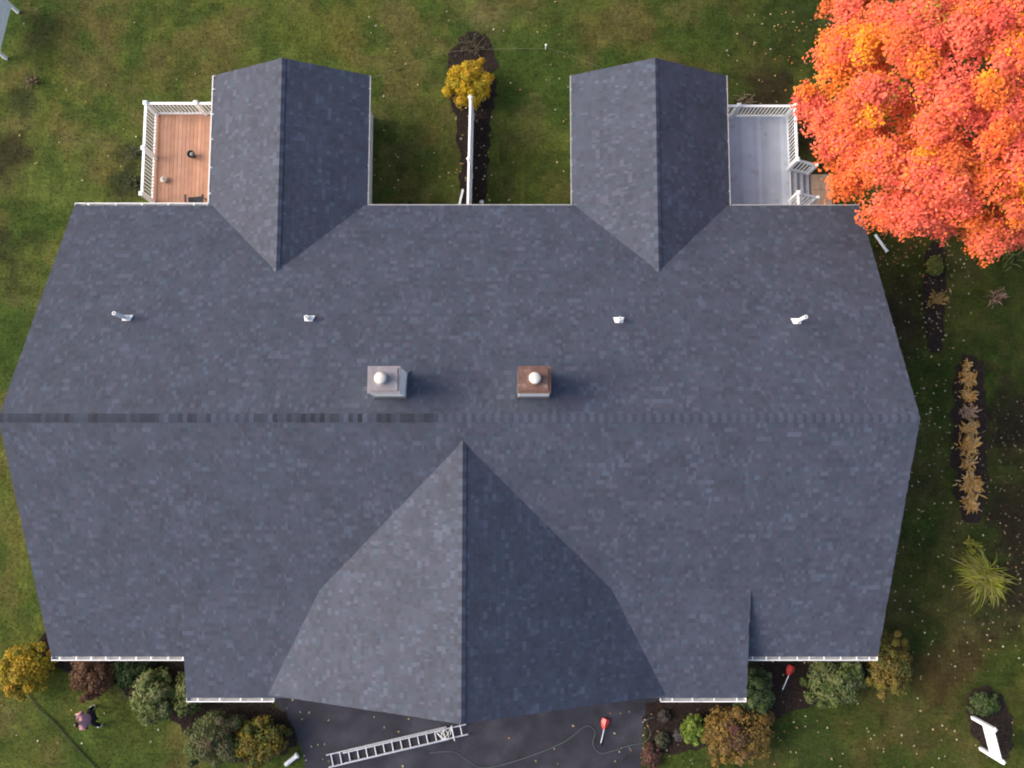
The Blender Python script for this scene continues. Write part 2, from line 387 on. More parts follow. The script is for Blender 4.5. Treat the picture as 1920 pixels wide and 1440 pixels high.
roof = part(mb, 'roof', M['shingle'], house); roof['label'] = 'slate grey asphalt shingle roof with a long ridge and valleys'

BASE = np.array((.047, .0545, .079))
def shade(r):
    t = r.random(); k = r.uniform(.9, 1.06)
    if t < .14: k = r.uniform(1.15, 1.45)
    elif t < .27: k = r.uniform(.8, .88)
    hue = r.random(); c = BASE * k
    if hue < .15: c = c * np.array((.92, 1.04, 1.04))
    elif hue < .35: c = c * np.array((1.06, .98, 1.0))
    return tuple(c)
r_ = random.Random(5)
tabs = []
EXPO = .138
for pi, p in enumerate(planes):
    nc = int(p.L / EXPO)
    for c in range(nc + 1):
        b0 = c * EXPO; b1 = min(b0 + EXPO + .02, p.L)
        if b1 - b0 < .02: continue
        a = -r_.uniform(0, .25)
        while a < p.w:
            wdt = r_.choice((.07, .08, .1, .12, .15, .22)) ; a0 = max(a, -.012); a1 = min(a + wdt, p.w + .012); a += wdt
            if a1 - a0 < .03: continue
            cen = p.P((a0 + a1) / 2, (b0 + b1) / 2); hid = False
            for qi, q in enumerate(planes):
                if qi == pi: continue
                # hidden only when all four corners lie well below another slope
                zz = [q.zat(*(p.P(x_, y_))[:2]) for x_ in (a0, a1) for y_ in (b0, b1)]
                if all(z is not None for z in zz) and all(z > p.P(x_, y_).z + .05 for z, (x_, y_) in zip(zz, ((a0, b0), (a0, b1), (a1, b0), (a1, b1)))): hid = True; break
            if hid: continue
            lift = r_.choice((0, 0, .002, .003)); b0j = b0 - (.012 if c == 0 else 0) + r_.uniform(-.004, .004)
            hb = .0045 + lift; g = .001
            V8 = [p.P(a0 + g, b0j, hb), p.P(a1 - g, b0j, hb), p.P(a1 - g, b1, .003 + lift * .3), p.P(a0 + g, b1, .003 + lift * .3), p.P(a0 + g, b0j, -.002), p.P(a1 - g, b0j, -.002), p.P(a1 - g, b1, -.002), p.P(a0 + g, b1, -.002)]
            dist = (cen - Vector((0, 0, CAM_H))).length
            tabs.append((dist, pi, V8, shade(r_)))
def tabfaces(p): return [(0, 1, 2, 3), (4, 5, 1, 0), (5, 6, 2, 1), (7, 4, 0, 3)] if p.u.cross(p.v).z > 0 else [(3, 2, 1, 0), (0, 1, 5, 4), (1, 2, 6, 5), (3, 0, 4, 7)]
tabs.sort(key=lambda t: t[0])
for dist, pi, V8, c in tabs[:296]:
    mb = MB(); o = Vector(V8[0]); mb.add([v - o for v in V8], tabfaces(planes[pi]), c)
    s = mb.build('shingle', M['shingle'], roof); s.location = o
mb = MB()
for dist, pi, V8, c in tabs[296:]: mb.add(V8, tabfaces(planes[pi]), c)
tag(part(mb, 'shingles', M['shingle'], roof), 'rows of slate grey asphalt shingles', kind='stuff')

# ridge caps: one folded shingle each
def ridge(p0, p1, half, pit, step, tone, wide=.125):
    p0, p1 = Vector(p0), Vector(p1); d = (p1 - p0).normalized(); nn = int((p1 - p0).length / step)
    sd_ = Vector((-d.y, d.x, 0))
    for i in range(nn):
        a = p0 + d * (i * step); b = a + d * (step + .03); k = 1 / math.hypot(1, pit); dn = Vector((0, 0, -pit * k))
        l0, l1 = .034, .016
        L_ = [a + sd_ * (wide * k) + dn * wide, a, a - sd_ * (wide * k) + dn * wide, b + sd_ * (wide * k) + dn * wide, b, b - sd_ * (wide * k) + dn * wide]
        top = [q + Vector((0, 0, l0 if j < 3 else l1)) for j, q in enumerate(L_)]
        bot = [q + Vector((0, 0, -.002)) for q in L_]
        mb = MB(); vs = [q - a for q in top + bot]
        mb.add(vs, [(1, 0, 3, 4), (2, 1, 4, 5), (0, 1, 7, 6), (1, 2, 8, 7), (6, 9, 3, 0), (2, 5, 11, 8), (10, 9, 6, 7), (11, 10, 7, 8)], tuple(BASE * tone(i / nn) * r_.uniform(.92, 1.08) * (1.2 if i % 2 else .84)))
        o = mb.build('ridge_cap', M['shingle'], roof); o.location = a
def main_tone(t):
    x = t * 1720
    if x < 395 or 470 < x < 808: return r_.uniform(.45, .85) if r_.random() < .8 else 1.1
    return 1.12
ridge((XL, YR, ZR), (XR, YR, ZR), .17, PIT, .135, main_tone, .14)
ridge((XG, YG, ZG), (XG, yi + .2, ZG), .17, PIT, .2, lambda t: 1.0)
for xw in XW: ridge((xw, YW, ZW), (xw, yw - .2, ZW), .17, PIT, .225, lambda t: 1.0)

# fascia boards and gutters (open channels with hangers)
def gutter(p0, p1, out, spacing=.45, inner='gutterin', fascia=True, W=.125):
    p0, p1, out = Vector(p0), Vector(p1), Vector(out); d = (p1 - p0).normalized(); H, T = .11, .012
    mb = MB(); up = Vector((0, 0, 1))
    def bar(o0, h0, w_, h_): mb.beam(p0 + out * o0 + up * h0, p1 + out * o0 + up * h0, w_, h_)
    bar(W, 0, T * 2.2, H); bar(W / 2, -H / 2, W, T); bar(.012, -.01, T, H - .02)
    for e in (p0, p1): mb.beam(e + out * (.01), e + out * (W + .01), T, H * .96)
    g = part(mb, 'gutter', M['whitemetal' if W > .06 else 'greytrim'], house)
    mb = MB(); mb.beam(p0 + out * (W / 2) + up * (-H / 2 + .012), p1 + out * (W / 2) + up * (-H / 2 + .012), max(W - .03, .008), .006); part(mb, 'gutter_floor', M[inner], g)
    L_ = (p1 - p0).length; k = max(1, int(L_ / spacing))
    for i in range(k):
        c = p0 + d * (L_ * (i + .5) / k + r_.uniform(-.05, .05)) + up * (H / 2 - .012)
        mb = MB(); mb.beam(c + out * .01, c + out * max(W - .01, .02), .035, .006); part(mb, 'gutter_hanger', M['white'], g)
    if fascia:
        mb = MB(); q = out * (-.012) + up * -.1; mb.beam(p0 + q, p1 + q, .02, .17); part(mb, 'fascia', M['white' if W > .06 else 'greytrim'], house)
zg_ = ZR - PIT * (YR - YS) - .055
gutter((XL, YS, zg_), (XM1 - .02, YS, zg_), (0, -1, 0)); gutter((XM2 + .02, YS, zg_), (XR, YS, zg_), (0, -1, 0))
gutter((XM1, YM, ZM - .055), (XG - GH + .28, YM, ZM - .055), (0, -1, 0), .6); gutter((XG + GH - .25, YM, ZM - .055), (XM2, YM, ZM - .055), (0, -1, 0), .6)
zn = ZE - .055
gutter((XL, YN, zn), (XW[0] - HW - .1, YN, zn), (0, 1, 0), .8, W=.09); gutter((XW[0] + HW + .1, YN, zn), (XW[1] - HW - .1, YN, zn), (0, 1, 0), .8, W=.035); gutter((XW[1] + HW + .1, YN, zn), (XR, YN, zn), (0, 1, 0), .8, W=.03)
zw_ = ZW - PIT * HW - .055
for xw in XW:
    gutter((xw - HW, YN + .02, zw_), (xw - HW, YW, zw_), (-1, 0, 0), .8, W=.09 if xw < 0 else .05); gutter((xw + HW, YN + .02, zw_), (xw + HW, YW, zw_), (1, 0, 0), .8, W=.05)

# chimneys
def chimney(px, py, capm, label):
    zt = 7.13; c = at(px, py, zt); wx, wy = .9, .76
    mb = MB(); mb.box((c.x, c.y, zt - .95), (wx - .03, wy - .03, 1.84))
    ch = part(mb, 'chimney', M['white'], house, bevel=.012); ch['label'] = label
    mb = MB(); h = .035
    mb.box((c.x, c.y, zt - h / 2 + .012), (wx, wy, h)); mb.box((c.x, c.y, zt + .028), (wx - .14, wy - .14, .032))
    part(mb, 'chimney_cap', M[capm], ch, bevel=.01)
    f = Vector((c.x - .06 if px < 900 else c.x + .0, c.y + .02, zt + .04))
    mb = MB(); mb.lathe(f, [(.14, 0), (.14, .2), (.0001, .2)], 20); fl = part(mb, 'flue_pipe', M['alu'], ch, True)
    mb = MB(); mb.lathe(f, [(.15, .2), (.165, .215), (.165, .24), (.12, .285), (.05, .305), (.0001, .31)], 20); part(mb, 'rain_cap', M['flue'], ch, True)
    mb = MB(); mb.lathe(f, [(.24, -.008), (.2, .02), (.15, .03), (.14, .03)], 20); part(mb, 'flue_collar', M[capm], ch, True)
    # step flashing where the chimney meets the slope
    mb = MB(); yb = c.y
    for sx_ in (-1, 1):
        x = c.x + sx_ * (wx / 2 + .012)
        y0, y1 = yb - wy / 2 - .05, yb + wy / 2 + .05
        mb.beam((x, y0, ZR - PIT * (y0 - YR) + .05), (x, y1, ZR - PIT * (y1 - YR) + .05), .03, .06)
    y0 = yb - wy / 2 - .02; mb.beam((c.x - wx / 2, y0, ZR - PIT * (y0 - YR) + .05), (c.x + wx / 2, y0, ZR - PIT * (y0 - YR) + .05), .03, .06)
    part(mb, 'flashing', M['flash'], ch)
chimney(720, 712, 'capgrey', 'white chimney with a grey metal cap')
chimney(1002.5, 712, 'caprust', 'white chimney with a rusty brown cap')
# vent pipes through the northern slope
def vent(px, py, h, lab):
    y = at(px, py, 4.4).y; z = ZR - PIT * (y - YR); b = at(px, py, z); b.z = z = ZR - PIT * (b.y - YR)
    mb = MB(); mb.tube([(b.x, b.y, z - .05), (b.x, b.y, z + h)], .058, 14); v = part(mb, 'vent_pipe', M['white'], house, False); v['label'] = lab
    mb = MB(); mb.tube([(b.x, b.y, z + h - .006), (b.x, b.y, z + h + .004)], .042, 14); part(mb, 'pipe_mouth', M['gutterin'], v)
    mb = MB(); mb.lathe((b.x, b.y, z), [(.1, .02), (.085, .05), (.066, .12), (.058, .12)], 14); part(mb, 'pipe_boot', M['white'], v, True)
    # flashing plate on the slope, tucked under the shingles above
    sl = Vector((0, 1, -PIT)).normalized(); nn = Vector((0, PIT, 1)).normalized(); o = b + nn * .026
    q = [o + Vector((-.17, 0, 0)) + sl * .1, o + Vector((.17, 0, 0)) + sl * .1, o + Vector((.12, 0, 0)) - sl * .1, o + Vector((-.12, 0, 0)) - sl * .1]
    mb = MB(); mb.add(q + [a - nn * .01 for a in q], [(0, 1, 2, 3), (0, 4, 5, 1), (1, 5, 6, 2), (2, 6, 7, 3), (3, 7, 4, 0)]); part(mb, 'flashing', M['whitemetal'], v)
    for f in v.children:
        if f.name.startswith('flashing'): [p.flip() for p in f.data.polygons if p.normal.z < -.5]
vent(239, 597, .85, 'white vent pipe nearest the western rake'); vent(580, 598, .35, 'short white vent pipe below the western valley'); vent(1160, 601, .33, 'short white vent pipe below the eastern valley'); vent(1493, 603, .8, 'tall white vent pipe nearest the eastern rake')
# downspouts seen beside the house
def downspout(P):
    mb = MB(); mb.tube(P, .045, 8); part(mb, 'downspout', M['white'], house)
a = at(848, 392, .2); b = at(868, 356, .06); downspout([(a.x, YN - .25, 2.55), (a.x, YN - .25, .35), (a.x + .05, YN - .1, .22), b])

# ------------------------------------------------------------------ decks
def rail_run(t, p0, p1, z0, h, npost, balsp=.125, ends=(True, True)):
    """posts, rails and balusters from p0 to p1 on a floor at z0"""
    p0 = Vector((p0[0], p0[1], 0)); p1 = Vector((p1[0], p1[1], 0)); d = (p1 - p0); L_ = d.length; d /= L_
    for i in range(npost):
        if (i == 0 and not ends[0]) or (i == npost - 1 and not ends[1]): continue
        q = p0 + d * (L_ * i / (npost - 1))
        mb = MB(); mb.box((q.x, q.y, z0 + (h + .06) / 2 - .25), (.11, .11, h + .56)); po = part(mb, 'post', M['white'], t, bevel=.006)
        mb = MB(); c = (q.x, q.y, z0 + h + .09); s_ = .075
        mb.add([(c[0] - s_, c[1] - s_, c[2] - .03), (c[0] + s_, c[1] - s_, c[2] - .03), (c[0] + s_, c[1] + s_, c[2] - .03), (c[0] - s_, c[1] + s_, c[2] - .03),
                (c[0] - s_, c[1] - s_, c[2]), (c[0] + s_, c[1] - s_, c[2]), (c[0] + s_, c[1] + s_, c[2]), (c[0] - s_, c[1] + s_, c[2]), (c[0], c[1], c[2] + .04)],
               [(3, 2, 1, 0), (0, 1, 5, 4), (1, 2, 6, 5), (2, 3, 7, 6), (3, 0, 4, 7), (4, 5, 8), (5, 6, 8), (6, 7, 8), (7, 4, 8)])
        part(mb, 'post_cap', M['white'], po)
    up = Vector((0, 0, 1))
    for i in range(npost - 1):
        a = p0 + d * (L_ * i / (npost - 1)) + d * .05; b = p0 + d * (L_ * (i + 1) / (npost - 1)) - d * .05
        mb = MB(); mb.beam(a + up * (z0 + h), b + up * (z0 + h), .09, .05); part(mb, 'top_rail', M['white'], t, bevel=.008)
        mb = MB(); mb.beam(a + up * (z0 + .1), b + up * (z0 + .1), .06, .07); part(mb, 'bottom_rail', M['white'], t, bevel=.006)
        ll = (b - a).length; k = int(ll / balsp)
        for j in range(k):
            q = a + d * (ll * (j + .5) / k)
            mb = MB(); mb.box((q.x, q.y, z0 + .13 + (h - .155) / 2), (.036, .036, h - .155)); part(mb, 'baluster', M['white'], t)
def planks(t, x0, x1, y0, y1, z, wd, m, pal, along='y'):
    k = max(1, int(round((x1 - x0) / wd))); s_ = (x1 - x0) / k
    for i in range(k):
        c = np.array(pal[0]) + (np.array(pal[1]) - np.array(pal[0])) * r_.random(); c = c * r_.uniform(.88, 1.1)
        mb = MB(); mb.box((x0 + s_ * (i + .5), (y0 + y1) / 2, z - .014 + r_.uniform(-.001, .001)), (s_ - (.007 if m == 'plank' else .0035), y1 - y0, .028), cc=tuple(c)); part(mb, 'plank', M[m], t)
ZD, RH = .62, .92
# western deck
nw = at(275, 194, ZD + RH); sw = at(265, 364, ZD + RH)
wx0 = (nw.x + sw.x) / 2; wn = nw.y; ws = sw.y; we = XW[0] - HW + .3
deck = thing('deck', 'reddish brown timber deck with white baluster railing at the western gable', 'deck', (wx0, YN, 0), 'back decks')
planks(deck, wx0 - .02, we, YN - .28, wn + .02, ZD, .14, 'plank', ((.38, .19, .12), (.5, .275, .18)))
mb = MB(); mb.beam((wx0 - .05, wn + .05, ZD - .13), (we, wn + .05, ZD - .13), .04, .2); mb.beam((wx0 - .05, wn, ZD - .13), (wx0 - .05, YN - .25, ZD - .13), .04, .2); part(mb, 'rim_joist', M['white'], deck)
rail_run(deck, (wx0, ws), (wx0, wn), ZD, RH, 3); px_mid = at(368, 193, ZD + RH)
rail_run(deck, (wx0, wn), (px_mid.x, wn), ZD, RH, 2, ends=(False, True)); rail_run(deck, (px_mid.x, wn), (we, wn), ZD, RH, 2, ends=(False, False))
for y in (wn - .1, ws, YN):
    mb = MB(); mb.box((wx0 + .1, y, ZD / 2 - .12), (.14, .14, ZD - .06)); part(mb, 'support_post', M['white'], deck)
# eastern deck with a stair
ne = at(1494, 199, ZD + RH); se = at(1491, 300, ZD + RH); ex1 = (ne.x + se.x) / 2; en = ne.y; ew = XW[1] + HW - .3
deck2 = thing('deck', 'pale grey deck with white railing and a short stair beside the orange maple', 'deck', (ex1, YN, 0), 'back decks')
planks(deck2, ew, ex1 + .02, YN - .28, en + .02, ZD, .14, 'greyplank', ((.48, .53, .585), (.49, .54, .595)))
mb = MB(); mb.beam((ew, en + .05, ZD - .13), (ex1 + .05, en + .05, ZD - .13), .04, .2); mb.beam((ex1 + .05, en, ZD - .13), (ex1 + .05, YN - .25, ZD - .13), .04, .2); part(mb, 'rim_joist', M['white'], deck2)
pm = at(1385, 199, ZD + RH)
rail_run(deck2, (ew, en), (pm.x, en), ZD, RH, 2, ends=(False, True)); rail_run(deck2, (pm.x, en), (ex1, en), ZD, RH, 2, ends=(False, True))
rail_run(deck2, (ex1, en), (ex1, se.y), ZD, RH, 2, ends=(False, True))
s2 = at(1490, 362, ZD + RH); rail_run(deck2, (ex1, s2.y), (ex1, YN - .2), ZD, RH, 2, ends=(True, False))
for i in range(3):
    zt = ZD - .155 * (i + 1)
    for k in range(2):
        mb = MB(); mb.box((ex1 + .09 + .28 * i + .135 * k + .07, (se.y + s2.y) / 2, zt - .015), (.128, se.y - s2.y - .04, .03), cc=(.34, .35, .38)); part(mb, 'tread', M['greyplank'], deck2)
    mb = MB(); mb.box((ex1 + .085 + .28 * i, (se.y + s2.y) / 2, zt + .06), (.02, se.y - s2.y - .05, .125)); part(mb, 'riser', M['white'], deck2)
for y in (se.y, s2.y):
    mb = MB(); mb.beam((ex1, y, ZD + RH), (ex1 + .85, y, .16 + RH * .95), .09, .05); part(mb, 'stair_rail', M['white'], deck2, bevel=.008)
    mb = MB(); mb.beam((ex1, y, ZD - .02), (ex1 + .9, y, .12), .05, .22); part(mb, 'stringer', M['white'], deck2)
    mb = MB(); mb.box((ex1 + .87, y, .55), (.1, .1, 1.1)); po = part(mb, 'post', M['white'], deck2, bevel=.006)
    for k in range(5):
        f = (k + .7) / 5.6; mb = MB(); zz = ZD + (.1 - ZD) * f; mb.box((ex1 + .85 * f, y, zz + RH / 2 + .05), (.036, .036, RH - .12)); part(mb, 'baluster', M['white'], deck2)
# paver landing
landing = tag(MB().box((0, 0, -.02), (.001, .001, .001)).build('paved_landing', M['concrete']), kind='structure')
lx = ex1 + .98; ly0 = YN - .3; ly1 = se.y + .02; landing.location = (lx, ly0, .02)
for i in range(2):
    for j in range(4):
        dy = (ly1 - ly0) / 4; mb = MB(); mb.box((lx + .2 + .4 * i, ly0 + dy * (j + .5), .025 + r_.uniform(0, .006)), (.39, dy - .012, .05)); part(mb, 'paver', M['paver'], landing)

# things standing on the western deck
p = at(360, 291, ZD + .12); t = thing('plant_pot', 'dark round pot standing in the middle of the brown deck', 'pot', (p.x, p.y, ZD))
part(MB().lathe((p.x, p.y, ZD), [(.08, 0), (.12, .2), (.14, .22), (.14, .25), (.11, .25), (.1, .17), (.0001, .17)], 18), 'bowl', M['black'], t, True)
part(MB().lathe((p.x + .02, p.y + .01, ZD), [(.06, .17), (.075, .2), (.05, .24), (.0001, .25)], 12), 'ornament', M['concrete'], t, True)
p = at(307, 337, ZD + .1); t = thing('garden_lantern', 'small cream white round lantern by the railing of the brown deck', 'lantern', (p.x, p.y, ZD))
part(MB().lathe((p.x, p.y, ZD), [(.05, 0), (.1, .04), (.125, .1), (.1, .17), (.05, .2), (.0001, .205)], 16), 'globe', M['flue'], t, True)
part(MB().lathe((p.x, p.y, ZD), [(.05, .195), (.05, .23), (.0001, .23)], 12), 'lid', M['flue'], t, True)
p = at(366, 380, ZD + .45); t = thing('patio_chair', 'black low patio chair half hidden under the roof edge on the brown deck', 'chair', (p.x, p.y, ZD))
part(MB().box((p.x, p.y - .02, ZD + .4), (.52, .5, .05), .12), 'seat', M['black'], t, bevel=.015)
part(MB().beam((p.x - .02, p.y - .3, ZD + .4), (p.x - .02, p.y - .42, ZD + .85), .52, .05, (0, 1, .2)), 'backrest', M['black'], t, bevel=.015)
for sx_ in (-1, 1):
    part(MB().beam((p.x + sx_ * .27, p.y - .32, ZD + .6), (p.x + sx_ * .31, p.y + .26, ZD + .58), .06, .04), 'armrest', M['black'], t)
    for sy_ in (-1, 1): part(MB().tube([(p.x + sx_ * .25, p.y + sy_ * .23, ZD), (p.x + sx_ * .24, p.y + sy_ * .22, ZD + .4)], .018, 8), 'leg', M['black'], t)

# ------------------------------------------------------------------ white fence between the two yards
f0 = at(882, 184, 1.8); f1 = Vector((at(876.5, 383, 1.8).x, YN - .26, 0)); ff = thing('privacy_fence', 'white vinyl privacy fence dividing the two back yards', 'fence', (f0.x, f0.y, 0))
d = Vector((f1.x - f0.x, f1.y - f0.y, 0)); L_ = d.length; d.normalize(); A0 = Vector((f0.x, f0.y, 0)); upv = Vector((0, 0, 1))
for k in range(3):
    q = A0 + d * (L_ * k / 2); part(MB().box((q.x, q.y, .93), (.12, .12, 1.86)), 'post', M['white'], ff, bevel=.008)
    part(MB().lathe((q.x, q.y, 1.86), [(.09, 0), (.09, .03), (.0001, .08)], 4), 'post_cap', M['white'], ff)
for k in range(2):
    a = A0 + d * (L_ * k / 2 + .06); b = A0 + d * (L_ * (k + 1) / 2 - .06)
    for z, hh in ((1.76, .12), (.14, .14)): part(MB().beam(a + upv * z, b + upv * z, .075, hh), 'fence_rail', M['white'], ff, bevel=.008)
    ll = (b - a).length; nn = int(ll / .17)
    for j in range(nn):
        q = a + d * (ll * (j + .5) / nn); part(MB().beam(q - d * (ll / nn / 2 - .004) + upv * .95, q + d * (ll / nn / 2 - .004) + upv * .95, .03, 1.5), 'board', M['white'], ff)

# two-post white panels standing on the lawn
def two_post(label, b0, b1, h, zlow, th, grp):
    t = thing('sign_panel', label, 'panel', tuple(b0), grp); b0 = Vector(b0); b1 = Vector(b1); d = (b1 - b0).normalized()
    for b in (b0, b1):
        part(MB().box((b.x, b.y, h / 2), (.11, .11, h), math.atan2(d.y, d.x)), 'post', M['white'], t, bevel=.008)
        part(MB().lathe((b.x, b.y, h), [(.085, 0), (.085, .02), (.0001, .06)], 4), 'post_cap', M['white'], t)
    k = max(3, int((h - .12 - zlow) / .14)); s_ = (h - .1 - zlow) / k
    for i in range(k):
        z = zlow + s_ * (i + .5); part(MB().beam(b0 + d * .05 + upv * z, b1 - d * .05 + upv * z, th, s_ - .004), 'board', M['white'], t)
    return t
two_post('white two-post board panel standing in the oval mulch bed', at(1823, 1345), at(1838, 1403), 1.35, .62, .05, 'white two-post panels')
two_post('white two-post board panel at the far corner of the western lawn', at(34, 23), at(12, 110), 1.7, .45, .05, 'white two-post panels')

# ------------------------------------------------------------------ foliage
def leaves(C, Nrm, size, cols, seed, fold=.25, asp=.62):
    """kite-shaped leaf per point: C (n,3) centres, Nrm (n,3) normals"""
    g = np.random.default_rng(seed); n = len(C)
    Nrm = Nrm / (np.linalg.norm(Nrm, axis=1, keepdims=True) + 1e-9)
    r = g.normal(size=(n, 3)); a = np.cross(Nrm, r); a /= np.linalg.norm(a, axis=1, keepdims=True) + 1e-9; b = np.cross(Nrm, a)
    s = (size * g.uniform(.65, 1.35, n))[:, None]
    V = np.stack([C - a * s, C + b * s * asp + Nrm * s * fold, C + a * s, C - b * s * asp + Nrm * s * fold], 1).reshape(-1, 3)
    i = np.arange(n)[:, None] * 4
    F = np.concatenate([i + np.array([[0, 1, 2]]), i + np.array([[0, 2, 3]])], 0)
    return V, F, np.concatenate([cols, cols], 0)
def crown_points(c, rad, nclump, clump_r, per, pal, seed, inner=None, flat=.0, bottom=-.35, wts=None, clr_j=.12):
    g = np.random.default_rng(seed); P, Nn, K = [], [], []
    rad = np.array(rad)
    pal = np.array(pal); wts = None if wts is None else np.array(wts) / np.sum(wts)
    k = np.arange(nclump) + .5; zc = 1 - k / nclump * (1 - bottom); th = np.pi * (1 + 5 ** .5) * k + g.normal(0, .25, nclump)
    for i in range(nclump):
        zz = np.clip(zc[i] + g.normal(0, .06), -1, 1); rr = math.sqrt(max(0, 1 - zz * zz)); q = np.array((rr * math.cos(th[i]), rr * math.sin(th[i]), zz))
        cr = clump_r * (g.uniform(.6, 1.4) if i % 4 else g.uniform(.3, .6)); cc = np.array(c) + q * (rad - cr * .75) * (g.uniform(.74, 1.1) if i % 4 else g.uniform(1.0, 1.28))
        u = g.normal(size=(per, 3)); u /= np.linalg.norm(u, axis=1, keepdims=True)
        u[:, 2] = np.where(u[:, 2] < -.3, -u[:, 2], u[:, 2]); dist = g.uniform(.35, 1.0, per) ** .55
        p = cc + u * (dist * cr)[:, None] * np.array((1, 1, .8)); P.append(p)
        Nn.append(u * .7 + q * .3 + g.normal(0, .45, (per, 3)) + np.array((0, 0, .35)))
        if inner is not None and math.hypot(q[0], q[1]) < inner[0] + g.normal(0, .1): base = np.array(inner[1][g.integers(len(inner[1]))])
        else: base = pal[g.choice(len(pal), p=wts)]
        base2 = pal[g.choice(len(pal), p=wts)]; mixm = (g.random(per) < .2)[:, None]
        cl = np.where(mixm, base2, base) * g.normal(1, clr_j, (per, 1)).clip(.55, 1.5) * g.normal(1, .05, (per, 3)); K.append(cl.clip(.004, .9))
    return np.concatenate(P), np.concatenate(Nn), np.concatenate(K)
_seed = [100]
def shrub(label, px, py, rx, ry, h, pal, leaf=.035, dens=1.0, inner=None, wts=None, lump=.3, group='garden shrubs', zc=.45, name='shrub', cat='shrub', jit=.16):
    _seed[0] += 1; sc = FPX / (CAM_H - h * .6); rxm, rym = rx / sc, ry / sc
    c = at(px, py, h * .62); rz = h * .52
    t = thing(name, label, cat, (c.x, c.y, 0), group)
    area = 2 * math.pi * rxm * rym; ncl = max(10, int(area / (lump * min(rxm, rym)) ** 2 / 1.9)); per = int(dens * 90 * (lump * min(rxm, rym) / .2) ** 2 * (.035 / leaf) ** 1.6) + 30
    P, Nn, K = crown_points((c.x, c.y, h * .48), (rxm, rym, rz), ncl, lump * min(rxm, rym) * 1.15, per, pal, _seed[0], inner, wts=wts, clr_j=jit)
    # twigs and leaves deeper in the crown
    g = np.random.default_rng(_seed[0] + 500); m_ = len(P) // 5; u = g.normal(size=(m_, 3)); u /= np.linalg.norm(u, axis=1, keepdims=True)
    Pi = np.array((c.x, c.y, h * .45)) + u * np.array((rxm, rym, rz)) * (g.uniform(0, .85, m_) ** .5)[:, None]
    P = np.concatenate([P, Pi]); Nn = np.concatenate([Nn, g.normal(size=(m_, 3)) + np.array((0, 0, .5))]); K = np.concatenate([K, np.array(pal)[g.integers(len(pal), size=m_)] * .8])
    P[:, 2] = np.maximum(P[:, 2], .03)
    V, F, C = leaves(P - np.array((c.x, c.y, 0)), Nn, leaf, K, _seed[0])
    o = link('foliage', fastmesh('foliage', V, F, C), M['leaf'], t)
    mb = MB(); rr = random.Random(_seed[0])
    for k in range(6):
        a = rr.uniform(0, 6.28); e = rr.uniform(.3, .75)
        mb.tube([(0, 0, 0), (math.cos(a) * rxm * e * .4, math.sin(a) * rym * e * .4, h * .35), (math.cos(a) * rxm * e, math.sin(a) * rym * e, h * .75)], [.022, .016, .006], 5)
    link('stem', mb.build('stem', M['bark']).data, None, t); bpy.data.objects.remove(bpy.data.objects['stem'] if bpy.data.objects['stem'].parent is None else [x for x in bpy.data.objects if x.name.startswith('stem') and x.parent is None][0])
    return t
GREEN = [(.085, .125, .035), (.11, .15, .045), (.06, .095, .03)]
SAGE = [(.16, .19, .065), (.125, .16, .045), (.2, .22, .09), (.09, .125, .035)]
shrub('bright golden yellow round shrub at the tip of the white fence', 878, 152, 47, 45, 1.5, [(.52, .34, .018), (.44, .31, .02), (.55, .34, .03), (.34, .27, .025)], .04, 1.5)
shrub('golden yellow round shrub at the southwest corner of the roof', 44, 1258, 52, 50, 1.3, [(.4, .27, .02), (.32, .24, .02), (.22, .2, .025), (.42, .25, .03)], .05)
shrub('small dark brown bush between golden shrub and house corner', 88, 1212, 17, 24, .8, [(.035, .022, .018), (.05, .03, .022)], .035)
shrub('russet brown leafy bush under the western gutter', 170, 1268, 44, 42, 1.0, [(.15, .075, .045), (.12, .06, .04), (.18, .1, .055), (.09, .05, .03)], .035)
shrub('dark green low bush in the shade below the western gutter', 245, 1262, 40, 30, .7, [(.035, .06, .02), (.045, .075, .025), (.028, .045, .02)], .04)
shrub('sage green tall rounded bush left of the garage roof edge', 286, 1306, 40, 48, 1.4, SAGE, .05)
shrub('sage green bush half hidden below the western garage eave', 350, 1300, 26, 38, 1.2, SAGE, .05)
shrub('large grey green bush with rusty centre left of the driveway', 402, 1388, 56, 50, 1.4, [(.1, .13, .045), (.13, .14, .06), (.075, .1, .035), (.12, .1, .06)], .04, inner=(.4, [(.13, .07, .05), (.1, .1, .05), (.09, .06, .04)]))
shrub('mustard yellow and green bush beside the driveway edge', 482, 1392, 48, 45, 1.2, [(.24, .18, .025), (.13, .14, .03), (.17, .13, .03), (.1, .12, .03)], .045)
shrub('green dome bush under the eastern garage eave', 1412, 1298, 40, 42, 1.2, [(.09, .13, .045), (.12, .16, .06), (.07, .1, .04)], .04)
shrub('large sage green bush under the eastern gutter', 1565, 1280, 53, 46, 1.3, SAGE, .05)
shrub('olive yellow tall bush at the southeast corner of the roof', 1668, 1246, 43, 58, 1.3, [(.2, .16, .03), (.15, .13, .03), (.12, .12, .035), (.22, .15, .04)], .045, inner=(.35, [(.11, .07, .03), (.15, .11, .03)]))
shrub('bright lime green small bush touching the orange brown bush', 1306, 1370, 26, 28, .7, [(.15, .21, .03), (.21, .28, .06), (.1, .15, .025)], .04)
shrub('big orange brown round bush with maroon centre by the front lawn', 1385, 1380, 62, 55, 1.3, [(.24, .15, .04), (.2, .13, .045), (.28, .18, .045), (.17, .12, .035)], .045, inner=(.62, [(.11, .045, .04), (.15, .07, .05), (.08, .05, .035), (.16, .1, .05)]))
shrub('low green bush inside the oval mulch bed', 1848, 1321, 27, 21, .5, [(.05, .085, .025), (.065, .1, .03), (.08, .1, .045)], .035)
shrub('small grey green bush in the driveway bed beside lime bush', 1242, 1389, 13, 14, .3, [(.1, .11, .06), (.08, .085, .05)], .03)
